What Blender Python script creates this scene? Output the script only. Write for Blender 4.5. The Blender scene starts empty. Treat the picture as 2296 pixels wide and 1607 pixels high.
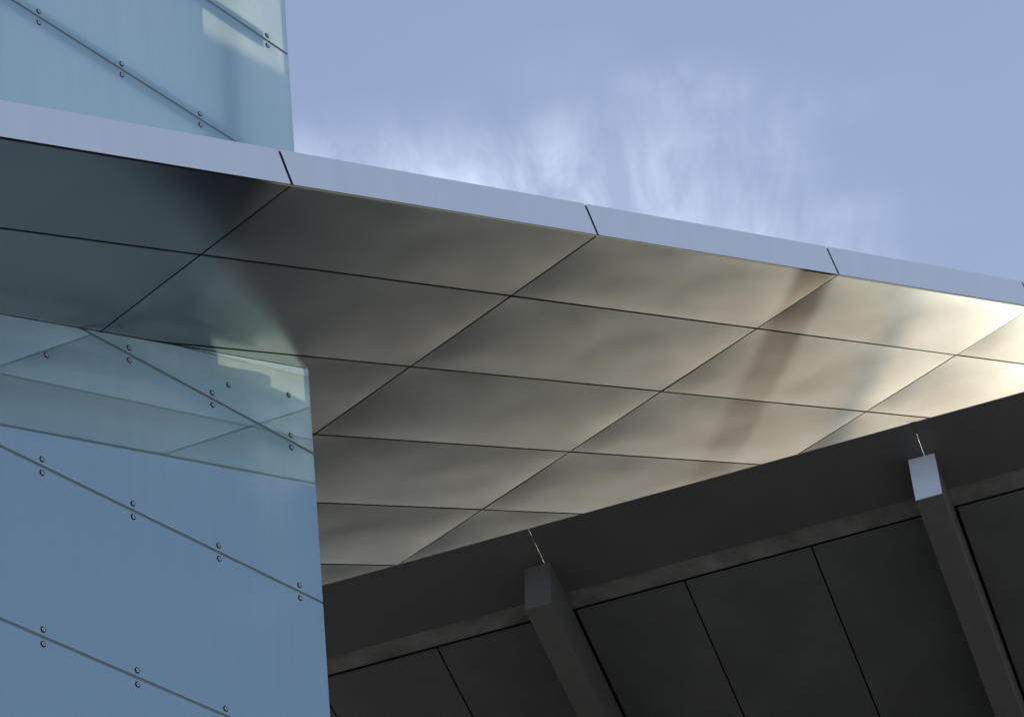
import bpy, bmesh, math, random
from mathutils import Vector as V3, Matrix, noise

random.seed(7)
scene = bpy.context.scene
COL = scene.collection
S = 1.2                      # metres per survey unit
EYE = V3((0, 0, 1.6))        # photographer's eye

# ------------------------------------------------------------------ camera
cam = bpy.data.cameras.new("camera")
cam.sensor_width = 36.0
cam.lens = 36.0 * 6650 / 2296
cam.clip_start, cam.clip_end = 0.1, 20000
co = bpy.data.objects.new("camera", cam)
COL.objects.link(co)
cr = V3((0.994333, 0.056311, -0.090172))      # right
cu = V3((0.10631, -0.526682, 0.843389))       # up
cf = V3((0.0, 0.848196, 0.529683))            # forward
co.matrix_world = Matrix(((cr.x, cu.x, -cf.x, EYE.x), (cr.y, cu.y, -cf.y, EYE.y),
                          (cr.z, cu.z, -cf.z, EYE.z), (0, 0, 0, 1)))
scene.camera = co

# ------------------------------------------------------------------ sun and sky
SUN_AZ, SUN_EL = math.radians(22.5), math.radians(5.8)
SUN = V3((math.sin(SUN_AZ) * math.cos(SUN_EL), math.cos(SUN_AZ) * math.cos(SUN_EL), math.sin(SUN_EL)))
ld = bpy.data.lights.new("sun", 'SUN')
ld.energy = 2.0
ld.angle = math.radians(0.5)
ld.color = (1.0, 0.93, 0.72)
lo = bpy.data.objects.new("sun", ld)
COL.objects.link(lo)
lo.location = (0, 0, 60)
lo.rotation_euler = SUN.to_track_quat('Z', 'Y').to_euler()

world = bpy.data.worlds.new("World")
scene.world = world
world.use_nodes = True
nt = world.node_tree
nt.nodes.clear()


def N(tree, kind, **kw):
    n = tree.nodes.new(kind)
    for k, v in kw.items():
        if hasattr(n, k) and not k.startswith("in_"):
            setattr(n, k, v)
    return n


def L(tree, a, b):
    tree.links.new(a, b)


def math_node(tree, op, a, b=None, clamp=False):
    n = tree.nodes.new('ShaderNodeMath')
    n.operation = op
    n.use_clamp = clamp
    for i, x in enumerate((a, b)):
        if x is None:
            continue
        if isinstance(x, (int, float)):
            n.inputs[i].default_value = x
        else:
            tree.links.new(x, n.inputs[i])
    return n.outputs[0]


sky = N(nt, 'ShaderNodeTexSky', sky_type='NISHITA', sun_disc=False)
sky.sun_elevation = SUN_EL
sky.sun_rotation = SUN_AZ
sky.altitude = 50
sky.air_density = 1.0
sky.dust_density = 0.8
sky.ozone_density = 3.0
# cirrus: streaky noise over a flat cloud deck (direction divided by its height)
tc = N(nt, 'ShaderNodeTexCoord')
sep = N(nt, 'ShaderNodeSeparateXYZ')
L(nt, tc.outputs['Generated'], sep.inputs[0])
zc = math_node(nt, 'MAXIMUM', sep.outputs['Z'], 0.03)
dx = math_node(nt, 'DIVIDE', sep.outputs['X'], zc)
dy = math_node(nt, 'DIVIDE', sep.outputs['Y'], zc)
comb = N(nt, 'ShaderNodeCombineXYZ')
L(nt, dx, comb.inputs[0]); L(nt, dy, comb.inputs[1])
mp = N(nt, 'ShaderNodeMapping')
mp.inputs['Rotation'].default_value = (0, 0, math.radians(-16))
mp.inputs['Scale'].default_value = (10.0, 2.8, 1)
L(nt, comb.outputs[0], mp.inputs['Vector'])
n1 = N(nt, 'ShaderNodeTexNoise')
n1.inputs['Scale'].default_value = 2.3
n1.inputs['Detail'].default_value = 10
n1.inputs['Roughness'].default_value = 0.6
n1.inputs['Distortion'].default_value = 0.45
L(nt, mp.outputs[0], n1.inputs['Vector'])
mp2 = N(nt, 'ShaderNodeMapping')
mp2.inputs['Scale'].default_value = (1.5, 2.6, 1)
mp2.inputs['Location'].default_value = (-3.55, 2.42, 0)
L(nt, comb.outputs[0], mp2.inputs['Vector'])
n2 = N(nt, 'ShaderNodeTexNoise')
n2.inputs['Scale'].default_value = 1.5
n2.inputs['Detail'].default_value = 3
L(nt, mp2.outputs[0], n2.inputs['Vector'])
r1 = N(nt, 'ShaderNodeMapRange'); r1.inputs['From Min'].default_value = 0.38; r1.inputs['From Max'].default_value = 0.72
L(nt, n1.outputs['Fac'], r1.inputs['Value'])
# one bank of cirrus low over the roof edge, broken up by the noise
gx = math_node(nt, 'MULTIPLY', math_node(nt, 'SUBTRACT', dx, -0.13), 2.4)
gy = math_node(nt, 'MULTIPLY', math_node(nt, 'SUBTRACT', dy, 1.58), 3.6)
g2 = math_node(nt, 'ADD', math_node(nt, 'MULTIPLY', gx, gx), math_node(nt, 'MULTIPLY', gy, gy))
bank = math_node(nt, 'EXPONENT', math_node(nt, 'MULTIPLY', g2, -1.0))
msum = math_node(nt, 'ADD', math_node(nt, 'MULTIPLY', bank, 0.56), n2.outputs['Fac'])
r2 = N(nt, 'ShaderNodeMapRange'); r2.inputs['From Min'].default_value = 0.57; r2.inputs['From Max'].default_value = 0.98
r2.interpolation_type = 'SMOOTHSTEP'
L(nt, msum, r2.inputs['Value'])
cl = math_node(nt, 'MULTIPLY', r1.outputs[0], r2.outputs[0])
cl = math_node(nt, 'ADD', math_node(nt, 'MULTIPLY', cl, 0.8), math_node(nt, 'MULTIPLY', r2.outputs[0], 0.2), True)
# thin high veil over the whole sky, then the wisps
veil = N(nt, 'ShaderNodeMix', data_type='RGBA')
veil.inputs['Factor'].default_value = 0.75
L(nt, sky.outputs[0], veil.inputs['A'])
# the veil looks thicker and whiter where the eye meets it edge-on, towards the horizon
hz = math_node(nt, 'POWER', math_node(nt, 'SUBTRACT', 1.0, math_node(nt, 'MAXIMUM', sep.outputs['Z'], 0.0)), 7.0)
vh = N(nt, 'ShaderNodeMix', data_type='RGBA')
L(nt, hz, vh.inputs['Factor'])
vh.inputs['A'].default_value = (1.09, 1.30, 1.88, 1)
vh.inputs['B'].default_value = (2.1, 2.45, 3.0, 1)
L(nt, vh.outputs['Result'], veil.inputs['B'])
mixc = N(nt, 'ShaderNodeMix', data_type='RGBA')
L(nt, math_node(nt, 'MULTIPLY', cl, 0.55), mixc.inputs['Factor'])
L(nt, veil.outputs['Result'], mixc.inputs['A'])
mixc.inputs['B'].default_value = (4.0, 4.4, 5.3, 1)
bg = N(nt, 'ShaderNodeBackground')
bg.inputs['Strength'].default_value = 0.106
L(nt, mixc.outputs['Result'], bg.inputs['Color'])
wo = N(nt, 'ShaderNodeOutputWorld')
L(nt, bg.outputs[0], wo.inputs['Surface'])

scene.view_settings.view_transform = 'Standard'
scene.view_settings.look = 'None'
scene.view_settings.exposure = 1.55
scene.view_settings.gamma = 1.0
scene.view_settings.use_curve_mapping = False
scene.cycles.use_denoising = True
scene.cycles.max_bounces = 7
scene.cycles.use_adaptive_sampling = True
scene.cycles.adaptive_threshold = 0.025


# ------------------------------------------------------------------ materials
SOFR = 0.26
def principled(name, color, rough=0.5, metal=0.0, ior=1.5, spec=0.5):
    m = bpy.data.materials.new(name)
    m.use_nodes = True
    b = m.node_tree.nodes['Principled BSDF']
    b.inputs['Base Color'].default_value = (*color, 1)
    b.inputs['Roughness'].default_value = rough
    b.inputs['Metallic'].default_value = metal
    b.inputs['IOR'].default_value = ior
    b.inputs['Specular IOR Level'].default_value = spec
    return m


def vary(m, scale, lo_, hi_, stretch=(1, 1, 1), rough_lo=None, rough_hi=None, bump=0.0, bscale=200, detail=5):
    """multiply the base colour by noise, vary roughness, add fine bump"""
    t = m.node_tree
    b = t.nodes['Principled BSDF']
    base = tuple(b.inputs['Base Color'].default_value)
    tcn = N(t, 'ShaderNodeTexCoord')
    mpn = N(t, 'ShaderNodeMapping'); mpn.inputs['Scale'].default_value = stretch
    L(t, tcn.outputs['Object'], mpn.inputs[0])
    nz = N(t, 'ShaderNodeTexNoise'); nz.inputs['Scale'].default_value = scale; nz.inputs['Detail'].default_value = detail
    nz.inputs['Roughness'].default_value = 0.6
    L(t, mpn.outputs[0], nz.inputs['Vector'])
    mr = N(t, 'ShaderNodeMapRange')
    mr.inputs['From Min'].default_value = 0.3; mr.inputs['From Max'].default_value = 0.7
    mr.inputs['To Min'].default_value = lo_; mr.inputs['To Max'].default_value = hi_
    L(t, nz.outputs['Fac'], mr.inputs['Value'])
    mx = N(t, 'ShaderNodeMix', data_type='RGBA', blend_type='MULTIPLY')
    mx.inputs['Factor'].default_value = 1
    mx.inputs['A'].default_value = base
    L(t, mr.outputs[0], mx.inputs['B'])
    L(t, mx.outputs['Result'], b.inputs['Base Color'])
    if rough_lo is not None:
        rr = N(t, 'ShaderNodeMapRange')
        rr.inputs['From Min'].default_value = 0.3; rr.inputs['From Max'].default_value = 0.7
        rr.inputs['To Min'].default_value = rough_lo; rr.inputs['To Max'].default_value = rough_hi
        L(t, nz.outputs['Fac'], rr.inputs['Value'])
        L(t, rr.outputs[0], b.inputs['Roughness'])
    if bump:
        nb = N(t, 'ShaderNodeTexNoise'); nb.inputs['Scale'].default_value = bscale; nb.inputs['Detail'].default_value = 3
        L(t, tcn.outputs['Object'], nb.inputs['Vector'])
        bp = N(t, 'ShaderNodeBump'); bp.inputs['Strength'].default_value = bump; bp.inputs['Distance'].default_value = 0.002
        L(t, nb.outputs['Fac'], bp.inputs['Height'])
        L(t, bp.outputs[0], b.inputs['Normal'])
    return m


M_SOFFIT = vary(principled("satin_aluminium_soffit", (0.65, 0.735, 0.825), SOFR, 1.0), 1.3, 0.95, 1.04, (1, 1, 1), SOFR - 0.01, SOFR + 0.01)


def satin(m):
    """satin finish: a short-tailed gloss instead of the default metal lobe"""
    t = m.node_tree
    b = t.nodes['Principled BSDF']
    gl = N(t, 'ShaderNodeBsdfGlossy', distribution='BECKMANN')
    for nm in ('Base Color', 'Roughness'):
        L(t, b.inputs[nm].links[0].from_socket, gl.inputs['Color' if nm == 'Base Color' else nm])
    out = [n for n in t.nodes if n.type == 'OUTPUT_MATERIAL'][0]
    mx = N(t, 'ShaderNodeMixShader'); mx.inputs[0].default_value = 0.28
    L(t, gl.outputs[0], mx.inputs[1]); L(t, b.outputs[0], mx.inputs[2])
    L(t, mx.outputs[0], out.inputs['Surface'])


satin(M_SOFFIT)
M_FASCIA = vary(principled("silver_fascia", (1.0, 0.975, 0.90), 0.3, 1.0), 1.2, 0.975, 1.01, (5, 5, 0.5), None, None, detail=3)
M_DARK = principled("black_joint_backing", (0.012, 0.012, 0.013), 0.8)
M_ROOF = vary(principled("grey_roof_membrane", (0.75, 0.75, 0.73), 0.9), 3, 0.85, 1.05)
M_EAVE = vary(principled("charcoal_eave_panel", (0.138, 0.138, 0.124), 0.55), 1.6, 0.85, 1.12, (1, 1, 1), 0.5, 0.62, 0.15, 160)
M_PLATE = vary(principled("charcoal_eave_plate", (0.130, 0.120, 0.111), 0.5), 1.1, 0.9, 1.1, (1, 1, 1), 0.45, 0.58, 0.1, 120)
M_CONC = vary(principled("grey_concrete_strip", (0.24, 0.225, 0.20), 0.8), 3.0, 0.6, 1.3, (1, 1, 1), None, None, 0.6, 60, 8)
M_BEAM = vary(principled("dark_steel_beam", (0.185, 0.170, 0.153), 0.42, 0.0), 2.5, 0.9, 1.06, (1, 1, 1), 0.36, 0.46)
M_SKY_END = vary(principled("sky_toned_end", (0.95, 0.97, 1.0), 0.35, 0.0), 3, 0.96, 1.03)  # sky reflection on the right beam end, put into a pale colour
M_LIT_END = vary(principled("lightened_end", (0.235, 0.23, 0.215), 0.55), 3, 0.9, 1.05)  # left beam end coloured lighter than its beam, as light would make it
M_STEEL = vary(principled("galvanised_steel", (0.45, 0.46, 0.46), 0.45, 0.7), 5, 0.85, 1.1)
M_RAIL = vary(principled("pale_rail", (0.75, 0.76, 0.74), 0.5, 0.0), 4, 0.9, 1.05)
M_CORE = vary(principled("sun_block_core", (0.07, 0.07, 0.07), 0.85), 2, 0.8, 1.1, (1, 1, 1), None, None, 0.4, 40)
M_SEAL = principled("grey_green_seal", (0.26, 0.31, 0.29), 0.6)
M_RUBBER = principled("black_washer", (0.02, 0.02, 0.025), 0.6)
M_BOLT = principled("stainless_bolt", (0.93, 0.93, 0.95), 0.5, 0.0)
M_CLIP = principled("black_clip", (0.02, 0.02, 0.02), 0.6)


def glass_material():
    m = bpy.data.materials.new("fritted_glass")
    m.use_nodes = True
    t = m.node_tree
    t.nodes.clear()
    tcn = N(t, 'ShaderNodeTexCoord')
    mpn = N(t, 'ShaderNodeMapping'); mpn.inputs['Scale'].default_value = (4, 4, 0.35)
    L(t, tcn.outputs['Object'], mpn.inputs[0])
    nz = N(t, 'ShaderNodeTexNoise'); nz.inputs['Scale'].default_value = 2.0; nz.inputs['Detail'].default_value = 5
    L(t, mpn.outputs[0], nz.inputs['Vector'])
    mr = N(t, 'ShaderNodeMapRange')
    mr.inputs['From Min'].default_value = 0.3; mr.inputs['From Max'].default_value = 0.7
    mr.inputs['To Min'].default_value = 0.97; mr.inputs['To Max'].default_value = 1.03
    L(t, nz.outputs['Fac'], mr.inputs['Value'])

    def tinted(c):
        mx = N(t, 'ShaderNodeMix', data_type='RGBA', blend_type='MULTIPLY')
        mx.inputs['Factor'].default_value = 1
        mx.inputs['A'].default_value = (*c, 1)
        L(t, mr.outputs[0], mx.inputs['B'])
        return mx.outputs['Result']
    df = N(t, 'ShaderNodeBsdfDiffuse'); L(t, tinted((0.54, 0.64, 0.58)), df.inputs['Color'])
    tr = N(t, 'ShaderNodeBsdfTranslucent'); L(t, tinted((0.94, 0.96, 0.84)), tr.inputs['Color'])
    mb = N(t, 'ShaderNodeMixShader'); mb.inputs[0].default_value = 0.80
    L(t, df.outputs[0], mb.inputs[1]); L(t, tr.outputs[0], mb.inputs[2])
    gl = N(t, 'ShaderNodeBsdfGlossy'); gl.inputs['Roughness'].default_value = 0.03
    gl.inputs['Color'].default_value = (0.72, 0.94, 1, 1)
    fr = N(t, 'ShaderNodeFresnel'); fr.inputs['IOR'].default_value = 5.4
    fac = fr.outputs[0]
    ms = N(t, 'ShaderNodeMixShader')
    L(t, fac, ms.inputs[0]); L(t, mb.outputs[0], ms.inputs[1]); L(t, gl.outputs[0], ms.inputs[2])
    o = N(t, 'ShaderNodeOutputMaterial'); L(t, ms.outputs[0], o.inputs['Surface'])
    return m


def clear_material():
    m = bpy.data.materials.new("clear_glass_rear")
    m.use_nodes = True
    t = m.node_tree
    t.nodes.clear()
    tr = N(t, 'ShaderNodeBsdfTransparent'); tr.inputs['Color'].default_value = (0.90, 0.975, 0.96, 1)
    gl = N(t, 'ShaderNodeBsdfGlossy'); gl.inputs['Roughness'].default_value = 0.05
    ms = N(t, 'ShaderNodeMixShader'); ms.inputs[0].default_value = 0.06
    L(t, tr.outputs[0], ms.inputs[1]); L(t, gl.outputs[0], ms.inputs[2])
    o = N(t, 'ShaderNodeOutputMaterial'); L(t, ms.outputs[0], o.inputs['Surface'])
    return m


M_GLASS = glass_material()
M_CLEAR = clear_material()
M_EDGE = principled("ground_glass_edge", (0.36, 0.47, 0.43), 0.3)
M_GROUND = vary(principled("asphalt_ground", (0.055, 0.058, 0.045), 1.0, spec=0.0), 0.02, 0.7, 1.25)
M_BOUNCE = vary(principled("bounce_paving", (0.36, 0.325, 0.27), 1.0, spec=0.0), 0.5, 0.85, 1.1)
M_FELT = vary(principled("matt_roof_felt", (0.05, 0.05, 0.05), 1.0, spec=0.05), 2, 0.8, 1.1)
M_WALL = vary(principled("dark_hall_wall", (0.06, 0.062, 0.065), 1.0, spec=0.05), 1.5, 0.85, 1.1)


# ------------------------------------------------------------------ helpers
def empty(name, loc, label, cat, group=None):
    o = bpy.data.objects.new(name, None)
    o.empty_display_size = 0.3
    o.location = loc
    o["label"] = label
    o["category"] = cat
    if group:
        o["group"] = group
    COL.objects.link(o)
    return o


def link_mesh(name, me, parent, label=None, offset=None):
    o = bpy.data.objects.new(name, me)
    COL.objects.link(o)
    if parent is not None:
        o.parent = parent
    if offset is not None:
        o.location = offset
    if label:
        o["label"] = label
    return o


def world_base(o):
    p = V3((0, 0, 0))
    while o is not None:
        p = p + o.location
        o = o.parent
    return p


def part(name, verts, faces, mat, parent, label=None, smooth=False, mats=None, bevel=0.0):
    """verts are world coordinates; the mesh is stored relative to its parent's base"""
    base = world_base(parent) if parent is not None else V3((0, 0, 0))
    ctr = sum(verts, V3((0, 0, 0))) / len(verts)
    me = bpy.data.meshes.new(name)
    me.from_pydata([v - ctr for v in verts], [], faces)
    bm = bmesh.new(); bm.from_mesh(me)
    bmesh.ops.recalc_face_normals(bm, faces=bm.faces)
    if bevel:
        bmesh.ops.bevel(bm, geom=list(bm.edges), offset=bevel, segments=2, affect='EDGES', profile=0.6)
    bm.to_mesh(me); bm.free()
    for mm in (mats or [mat]):
        me.materials.append(mm)
    if smooth:
        for p in me.polygons:
            p.use_smooth = True
    return link_mesh(name, me, parent, label, ctr - base)


def box_verts(fn, x0, x1, y0, y1, z0, z1):
    return [fn(x, y, z) for z in (z0, z1) for x, y in ((x0, y0), (x1, y0), (x1, y1), (x0, y1))]


BOX = [(0, 3, 2, 1), (4, 5, 6, 7), (0, 1, 5, 4), (1, 2, 6, 5), (2, 3, 7, 6), (3, 0, 4, 7)]


def box(name, fn, x0, x1, y0, y1, z0, z1, mat, parent, label=None, bevel=0.0):
    return part(name, box_verts(fn, x0, x1, y0, y1, z0, z1), BOX, mat, parent, label, bevel=bevel)


def prism(name, poly, fn, z0, z1, mat, parent, label=None, bevel=0.0):
    k = len(poly)
    vs = [fn(x, y, z0) for x, y in poly] + [fn(x, y, z1) for x, y in poly]
    fs = [tuple(range(k - 1, -1, -1)), tuple(range(k, 2 * k))] + [(i, (i + 1) % k, k + (i + 1) % k, k + i) for i in range(k)]
    return part(name, vs, fs, mat, parent, label, bevel=bevel)


def clip(poly, a, b, c):
    """keep a*x + b*y + c >= 0"""
    out = []
    for i in range(len(poly)):
        p, q = poly[i], poly[(i + 1) % len(poly)]
        dp, dq = a * p[0] + b * p[1] + c, a * q[0] + b * q[1] + c
        if dp >= 0:
            out.append(p)
        if dp * dq < 0:
            t = dp / (dp - dq)
            out.append((p[0] + t * (q[0] - p[0]), p[1] + t * (q[1] - p[1])))
    return out


# ------------------------------------------------------------------ survey frames (metres)
def up(x, y, z):
    return V3((x, y, z)) * S


# sloped canopy: u along the edge (one panel), v inwards (one panel), w up through the canopy
P0 = EYE + up(-1.07497, 14.44335, 10.49971)
CA, CB, CN = up(1.88233, 2.25377, 0.92889), up(-0.76767, 0.63396, -0.09368), up(-0.2599, -0.17438, 0.94976)
can = lambda u, v, w: P0 + CA * u + CB * v + CN * w
# glass wall: g along the wall, h up, d out of the wall towards the square
T1 = EYE + up(-1.40984, 17.36803, 10.94504)
GG, GV, GM = up(0.564, 0.82577, 0), up(0, 0, 1), up(0.82577, -0.564, 0)
gla = lambda g, h, d: T1 + GG * g + GV * h + GM * d
# dark eave: e along the eave, r down the roof slope, t up through it
PE = EYE + up(0.12491, 20.36565, 10.83329)
K = 1.08125
EE, ED, EW = up(0.96368, -0.26311, 0.04585) * K, up(0.26193, 0.89757, -0.35462) * K, up(0.05215, 0.35375, 0.93389) * K
eav = lambda e, r, t: PE + EE * e + ED * (r + 0.011 * e) + EW * t

# ------------------------------------------------------------------ ground
me = bpy.data.meshes.new("ground")
R_ = 9000
me.from_pydata([(-R_, -R_, 0), (R_, -R_, 0), (R_, R_, 0), (-R_, R_, 0)], [], [(0, 1, 2, 3)])
me.materials.append(M_GROUND)
g = link_mesh("ground", me, None)
g["kind"] = "structure"
me = bpy.data.meshes.new("bounce_plaza")  # unseen pale disc added to bounce light up onto fascia and eave
ring = [(125 * math.cos(k * math.pi / 24) + 30, 125 * math.sin(k * math.pi / 24) - 72, 0.004) for k in range(48)]
me.from_pydata(ring, [], [tuple(range(48))])
me.materials.append(M_BOUNCE)
g = link_mesh("bounce_plaza", me, None)
g["kind"] = "structure"

# ------------------------------------------------------------------ canopy
JG = 0.0088                       # half joint, units
TH = 0.2525                       # canopy edge depth, units
U0, U1 = -2, 5
VS = [0.18, 1, 2, 3, 4, 5, 6, 7]
canopy = empty("canopy", can(0.0, 3.5, 0) * 1.0, "sloping silver canopy with a grid of satin metal soffit panels crossing the frame", "canopy")
lenA, lenB = CA.length / S, CB.length / S


def soffit_panel(i, j):
    u0, u1 = i + JG / lenA, i + 1 - JG / lenA
    v0, v1 = VS[j] + JG, VS[j + 1] - JG
    nu, nv = 30, 14
    seed = V3((i * 7.3 + 3, j * 5.1 + 1, 2.5))
    tu, tv = random.uniform(-1, 1), random.uniform(-1, 1)
    pil = random.uniform(0.8, 1.25)
    vs, fs = [], []
    for b in range(nv + 1):
        for a_ in range(nu + 1):
            s, t = a_ / nu, b / nv
            edge = (1 - (2 * s - 1) ** 4) * (1 - (2 * t - 1) ** 4)
            flat = (1 - abs(2 * s - 1) ** 5) * (1 - abs(2 * t - 1) ** 2.4)
            w = -0.0070 * pil * flat
            q = V3((s * 1.9 + t * 1.2, t * 1.6 - s * 0.9, 0)) + seed
            w += edge * 0.0032 * noise.noise(q)
            w += edge * 0.0011 * noise.noise(q * 2.4)
            w += 0.0018 * (tu * (s - .5) * 2 + tv * (t - .5))
            vs.append(can(u0 + (u1 - u0) * s, v0 + (v1 - v0) * t, w))
    for b in range(nv):
        for a_ in range(nu):
            k = b * (nu + 1) + a_
            fs.append((k, k + nu + 1, k + nu + 2, k + 1))
    # folded edges of the tray, with vertices of their own so that they stay crisp
    ring = [a_ for a_ in range(nu + 1)] + [b * (nu + 1) + nu for b in range(1, nv + 1)] \
        + [nv * (nu + 1) + a_ for a_ in range(nu - 1, -1, -1)] + [b * (nu + 1) for b in range(nv - 1, 0, -1)]
    k0, nr, nf = len(vs), len(ring), len(fs)
    vs += [V3(vs[r]) for r in ring] + [vs[r] + CN * 0.012 for r in ring]
    for k in range(nr):
        q = (k + 1) % nr
        fs.append((k0 + k, k0 + q, k0 + nr + q, k0 + nr + k))
    o = part("soffit_panel", vs, fs, None, canopy, smooth=True, mats=[M_SOFFIT, M_DARK])
    m = o.data
    for k, p in enumerate(m.polygons):
        if k >= nf:
            p.material_index = 1
            p.use_smooth = False
    return o


for i in range(U0, U1):
    for j in range(len(VS) - 1):
        soffit_panel(i, j)

# fascia panels with open joints
for i in range(U0, U1):
    box("fascia_panel", can, i + JG * 1.4 / lenA, i + 1 - JG * 1.4 / lenA, 0.1715, 0.176, 0.0, TH, M_FASCIA, canopy, bevel=0.0012)
box("frame", can, U0, U1, 0.19, 6.99, 0.03, TH - 0.03, M_DARK, canopy)
box("drip_seal", can, U0, U1, 0.1705, 0.1889, -0.0045, -0.0006, M_DARK, canopy)
box("edge_trim", can, U0, U1, 0.1765, 0.1889, 0.006, TH - 0.012, M_DARK, canopy)
box("roof_sheet", can, U0, U1, 0.19, 7.0, TH - 0.028, TH - 0.006, M_ROOF, canopy)
box("end_fascia", can, U0 - 0.012, U0 - 0.003, 0.158, 7.0, 0, TH, M_FASCIA, canopy)
box("end_fascia", can, U1 + 0.003, U1 + 0.012, 0.158, 7.0, 0, TH, M_FASCIA, canopy)
box("rear_fascia", can, U0, U1, 7.01, 7.03, 0, TH, M_FASCIA, canopy)

# ------------------------------------------------------------------ glass wall
GL = -4.7                         # left end of the wall
PITCH = 1.1437
JH = 0.010                        # half joint height
TSL = 0.3062                      # slope of the soffit where it crosses the wall
facade = empty("glass_facade", V3((gla(0, 0, 0).x, gla(0, 0, 0).y, 0)),
               "tall wall of pale blue fritted glass panels held by round bolts, left of the sky", "glass facade")
joints = [-0.687 + PITCH * k for k in range(-10, 6)]
ground_h = -T1.z / S
CANTOP = 0.29                     # height of the canopy top above its soffit, measured up the wall

bolt_me = None


def bolt_mesh():
    bm = bmesh.new()
    def disc(r, z0, z1, mi, bev):
        n = 16
        lo_ = [bm.verts.new((r * math.cos(2 * math.pi * k / n), r * math.sin(2 * math.pi * k / n), z0)) for k in range(n)]
        hi = [bm.verts.new((r * math.cos(2 * math.pi * k / n), r * math.sin(2 * math.pi * k / n), z1)) for k in range(n)]
        top = [bm.verts.new(((r - bev) * math.cos(2 * math.pi * k / n), (r - bev) * math.sin(2 * math.pi * k / n), z1 + bev)) for k in range(n)]
        for k in range(n):
            q = (k + 1) % n
            bm.faces.new((lo_[k], lo_[q], hi[q], hi[k])).material_index = mi
            bm.faces.new((hi[k], hi[q], top[q], top[k])).material_index = mi
        bm.faces.new(top).material_index = mi
    disc(0.0240, -0.002, 0.003, 0, 0.002)
    disc(0.0150, 0.003, 0.005, 1, 0.001)
    disc(0.0042, 0.006, 0.0095, 0, 0.001)
    me_ = bpy.data.meshes.new("bolt")
    bm.to_mesh(me_); bm.free()
    me_.materials.append(M_RUBBER); me_.materials.append(M_BOLT)
    return me_


bolt_me = bolt_mesh()
brot = Matrix((GG.normalized(), GV.normalized(), GM.normalized())).transposed().to_euler()


def add_bolt(panel, gcoord, h):
    p = gla(gcoord, h, 0.0)
    o = link_mesh("bolt", bolt_me, panel, None, p - world_base(panel))
    o.rotation_euler = brot


BG = [-0.234 - 0.7825 * k for k in range(6)]
GTH = 0.012
panels = []
lows = [ground_h] + joints
highs = joints + [joints[-1] + 0.9]
for k in range(len(lows)):
    a0 = lows[k] + (JH if k else 0.02)
    a1 = highs[k] - (JH if k < len(lows) - 1 else 0)
    rect = [(GL, a0), (0, a0), (0, a1), (GL, a1)]
    low = clip(rect, TSL, -1, -0.008)                      # below the soffit
    high = clip(rect, -TSL, 1, -CANTOP)                    # above the canopy
    for side, poly in (("low", low), ("high", high)):
        if len(poly) < 3:
            continue
        area = abs(sum(poly[i][0] * poly[(i + 1) % len(poly)][1] - poly[(i + 1) % len(poly)][0] * poly[i][1] for i in range(len(poly)))) / 2
        if area < 0.01:
            continue
        pn = prism("glass_panel", poly, gla, -GTH, 0, M_GLASS, facade, bevel=0.002)
        pn.data.materials.append(M_CLEAR)
        pn.data.materials.append(M_EDGE)
        out = GM.normalized()
        for p in pn.data.polygons:
            k_ = p.normal.dot(out)
            p.material_index = 0 if k_ > 0.9 else (1 if k_ < -0.9 else 2)
        for gx in BG:
            for hh in ((a0 - JH + 0.047) if k else None, (a1 + JH - 0.047) if k < len(lows) - 1 else None):
                if hh is None:
                    continue
                inside = (hh < TSL * gx - 0.07) if side == "low" else (hh > TSL * gx + CANTOP + 0.06)
                if inside:
                    add_bolt(pn, gx, hh)
        panels.append((pn, poly, side))

# bolts of the raking rail under the soffit
for gx in (-0.23, -0.849, -1.69, -2.536, -3.38, -4.2):
    hh = TSL * gx - 0.248
    for pn, poly, side in panels:
        if side != "low":
            continue
        ok = True
        for i in range(len(poly)):
            p, q = poly[i], poly[(i + 1) % len(poly)]
            if (q[0] - p[0]) * (hh - p[1]) - (q[1] - p[1]) * (gx - p[0]) < 0:
                ok = False
        if ok:
            near = min(abs(hh - jj) for jj in joints)
            if near > 0.1:
                add_bolt(pn, gx, hh)

# grey-green weather seal in each joint
for jj in joints:
    rect = [(GL, jj - JH + 0.0006), (-0.004, jj - JH + 0.0006), (-0.004, jj + JH - 0.0006), (GL, jj + JH - 0.0006)]
    for poly in (clip(rect, TSL, -1, -0.012), clip(rect, -TSL, 1, -CANTOP)):
        if len(poly) > 2:
            prism("joint_seal", poly, gla, -0.0112, -0.004, M_SEAL, facade)

# rails behind the joints, raking rail, mullions
for jj in joints:
    rect = [(GL, jj - 0.075), (-0.135, jj - 0.075), (-0.135, jj + 0.075), (GL, jj + 0.075)]
    for nm, poly in (("low", clip(rect, TSL, -1, -0.03)), ("high", clip(rect, -TSL, 1, -CANTOP))):
        if len(poly) > 2:
            prism("rail", poly, gla, -0.06, -0.03, M_RAIL, facade)
prism("raking_rail", [(GL, TSL * GL - 0.32), (-0.115, TSL * -0.115 - 0.32), (-0.115, TSL * -0.115 - 0.185), (GL, TSL * GL - 0.185)],
      gla, -0.085, -0.062, M_RAIL, facade)
for gm in (-0.78, -3.4):
    box("mullion", gla, gm, gm + 0.22, ground_h, TSL * gm - 0.02, -0.24, -0.08, M_STEEL, facade)
    box("mullion", gla, gm, gm + 0.22, TSL * (gm + 0.22) + CANTOP, joints[-1] + 0.8, -0.24, -0.08, M_STEEL, facade)

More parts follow.
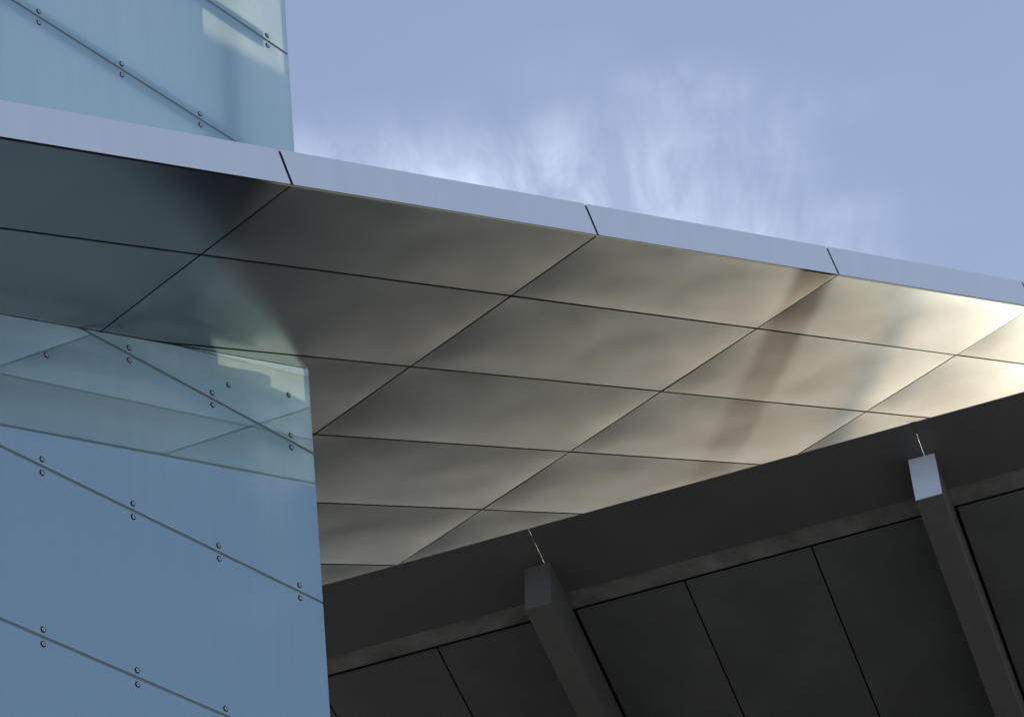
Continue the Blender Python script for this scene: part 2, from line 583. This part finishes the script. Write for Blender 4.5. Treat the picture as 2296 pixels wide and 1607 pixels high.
# ------------------------------------------------------------------ concrete core added behind the lower glass to block the sun
core = empty("sun_block_core", V3((gla(-2, 0, -0.8).x, gla(-2, 0, -0.8).y, 0)),
             "unseen grey concrete wall added close behind the lower glass to block the sun", "core")
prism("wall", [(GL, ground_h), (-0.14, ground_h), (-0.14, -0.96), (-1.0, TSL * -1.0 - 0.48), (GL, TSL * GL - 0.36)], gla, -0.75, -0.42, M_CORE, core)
box("sun_block_return", gla, -0.13, -0.001, ground_h, -0.96, -0.75, -0.0121, M_CORE, core)  # side return added to stop sun getting in behind the glass

# ------------------------------------------------------------------ dark eave with beams
EL, ER = -2.35, 3.75
REND = 3.15
eave = empty("eave", V3((eav(3, 6, 0).x, eav(3, 6, 0).y, 0)),
             "dark charcoal roof eave with projecting square beams at lower right", "roof eave")
slits = [-0.04, 2.78]
edges = [EL] + slits + [ER]
SW = [0.0, 0.0055, 0.0035, 0.0]
for k in range(len(edges) - 1):
    box("eave_plate", eav, edges[k] + SW[k] / 2, edges[k + 1] - SW[k + 1] / 2, -0.342, 0.322, 0.0, 0.010, M_PLATE, eave)
for r0, r1 in ((-0.262, -0.232), (-0.214, -0.200)):
    box("splice_clip", eav, slits[0] - 0.02, slits[0] + 0.02, r0, r1, 0.0102, 0.02, M_CLIP, eave)
box("splice_clip", eav, slits[1] - 0.02, slits[1] + 0.02, -0.338, -0.235, 0.0102, 0.02, M_CLIP, eave)
box("concrete_strip", eav, EL, ER, 0.30, 0.508, 0.024, 0.06, M_CONC, eave)
PJ = 0.952
pj0 = -0.105 - 3 * PJ
beams_e = [(-0.194, 0.0), (2.661, 2.852)]
for k in range(12):
    p0, p1 = pj0 + k * PJ, pj0 + (k + 1) * PJ
    a0, a1 = p0 + 0.0065, p1 - 0.0065
    for b0, b1 in beams_e:
        if b0 < p0 < b1:
            a0 = b1 + 0.022
        if b0 < p1 < b1:
            a1 = b0 - 0.003
    if a1 < EL or a0 > ER:
        continue
    box("eave_panel", eav, max(a0, EL), min(a1, ER), 0.522, REND, 0.0, 0.02, M_EAVE, eave, bevel=0.002)
box("roof_slab", eav, EL, ER, 0.518, REND, 0.062, 0.15, M_DARK, eave)
box("roof_covering", eav, EL, ER, 0.515, REND + 0.05, 0.152, 0.172, M_FELT, eave)
for b0, b1 in beams_e:
    bm_ = box("beam", eav, b0, b1, 0.0 - 0.011 * b0, REND, -0.44, -0.002, M_BEAM, eave, bevel=0.004)
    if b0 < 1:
        box("toned_beam_end", eav, b0 + 0.001, b1 - 0.001, -0.007 - 0.011 * b0, -0.001 - 0.011 * b0, -0.438, -0.004, M_LIT_END, bm_,
            "end face of the left beam, toned lighter for the light on it", bevel=0.0015)
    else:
        box("toned_beam_end", eav, b0 + 0.001, b1 - 0.001, -0.007 - 0.011 * b0, -0.001 - 0.011 * b0, -0.438, -0.004, M_SKY_END, bm_,
            "end face of the right beam, its sky reflection painted in pale blue", bevel=0.0015)
# the hall under the eave
hx0, hx1 = eav(EL + 0.3, REND - 0.15, -0.5), eav(ER - 0.3, REND - 0.15, -0.5)
away = V3((0.263, 0.964, 0)) * 3.5
vs = [V3((hx0.x, hx0.y, 0)), V3((hx1.x, hx1.y, 0)), V3((hx1.x + away.x, hx1.y + away.y, 0)), V3((hx0.x + away.x, hx0.y + away.y, 0))]
zt = min(hx0.z, hx1.z)
vs = vs + [V3((v.x, v.y, zt)) for v in vs]
part("hall_wall", vs, BOX, M_WALL, eave)

# ------------------------------------------------------------------ unseen pole and bar added on the hall roof to cast the soffit stripe
def on_soffit(u, v, dist):
    return can(u, v, 0) + SUN * (dist * S)


mA, mB = on_soffit(1.79, -0.22, 5.0), on_soffit(3.06, 4.4, 5.0)
axis = (mB - mA).normalized()
side = axis.cross(V3((0, 0, 1))).normalized()
upv = side.cross(axis).normalized()
# foot of the mast on the roof covering
rel = mA - PE
tz = rel.dot(EW.normalized()) / S / K
foot = V3(mA)
step = EW.normalized().z
foot.z = mA.z - (tz - 0.172) * S * K / step
shadow_mast = empty("shadow_mast", foot, "unseen pole with one level bar, added on the dark roof to cast the soffit stripe", "shadow_mast")
shadow_arm = lambda x, y, z: mA + axis * x + side * y + upv * z
LENA = (mB - mA).length
box("shadow_arm", shadow_arm, -0.12, LENA, -0.09, 0.09, -0.07, 0.07, M_RAIL, shadow_mast, bevel=0.006)
pst = lambda x, y, z: V3((mA.x + x, mA.y + y, z))
box("post", pst, -0.07, 0.07, -0.07, 0.07, foot.z - 0.05, mA.z - 0.071, M_RAIL, shadow_mast, bevel=0.006)
box("base_plate", pst, -0.2, 0.2, -0.2, 0.2, foot.z - 0.02, foot.z + 0.09, M_STEEL, shadow_mast)
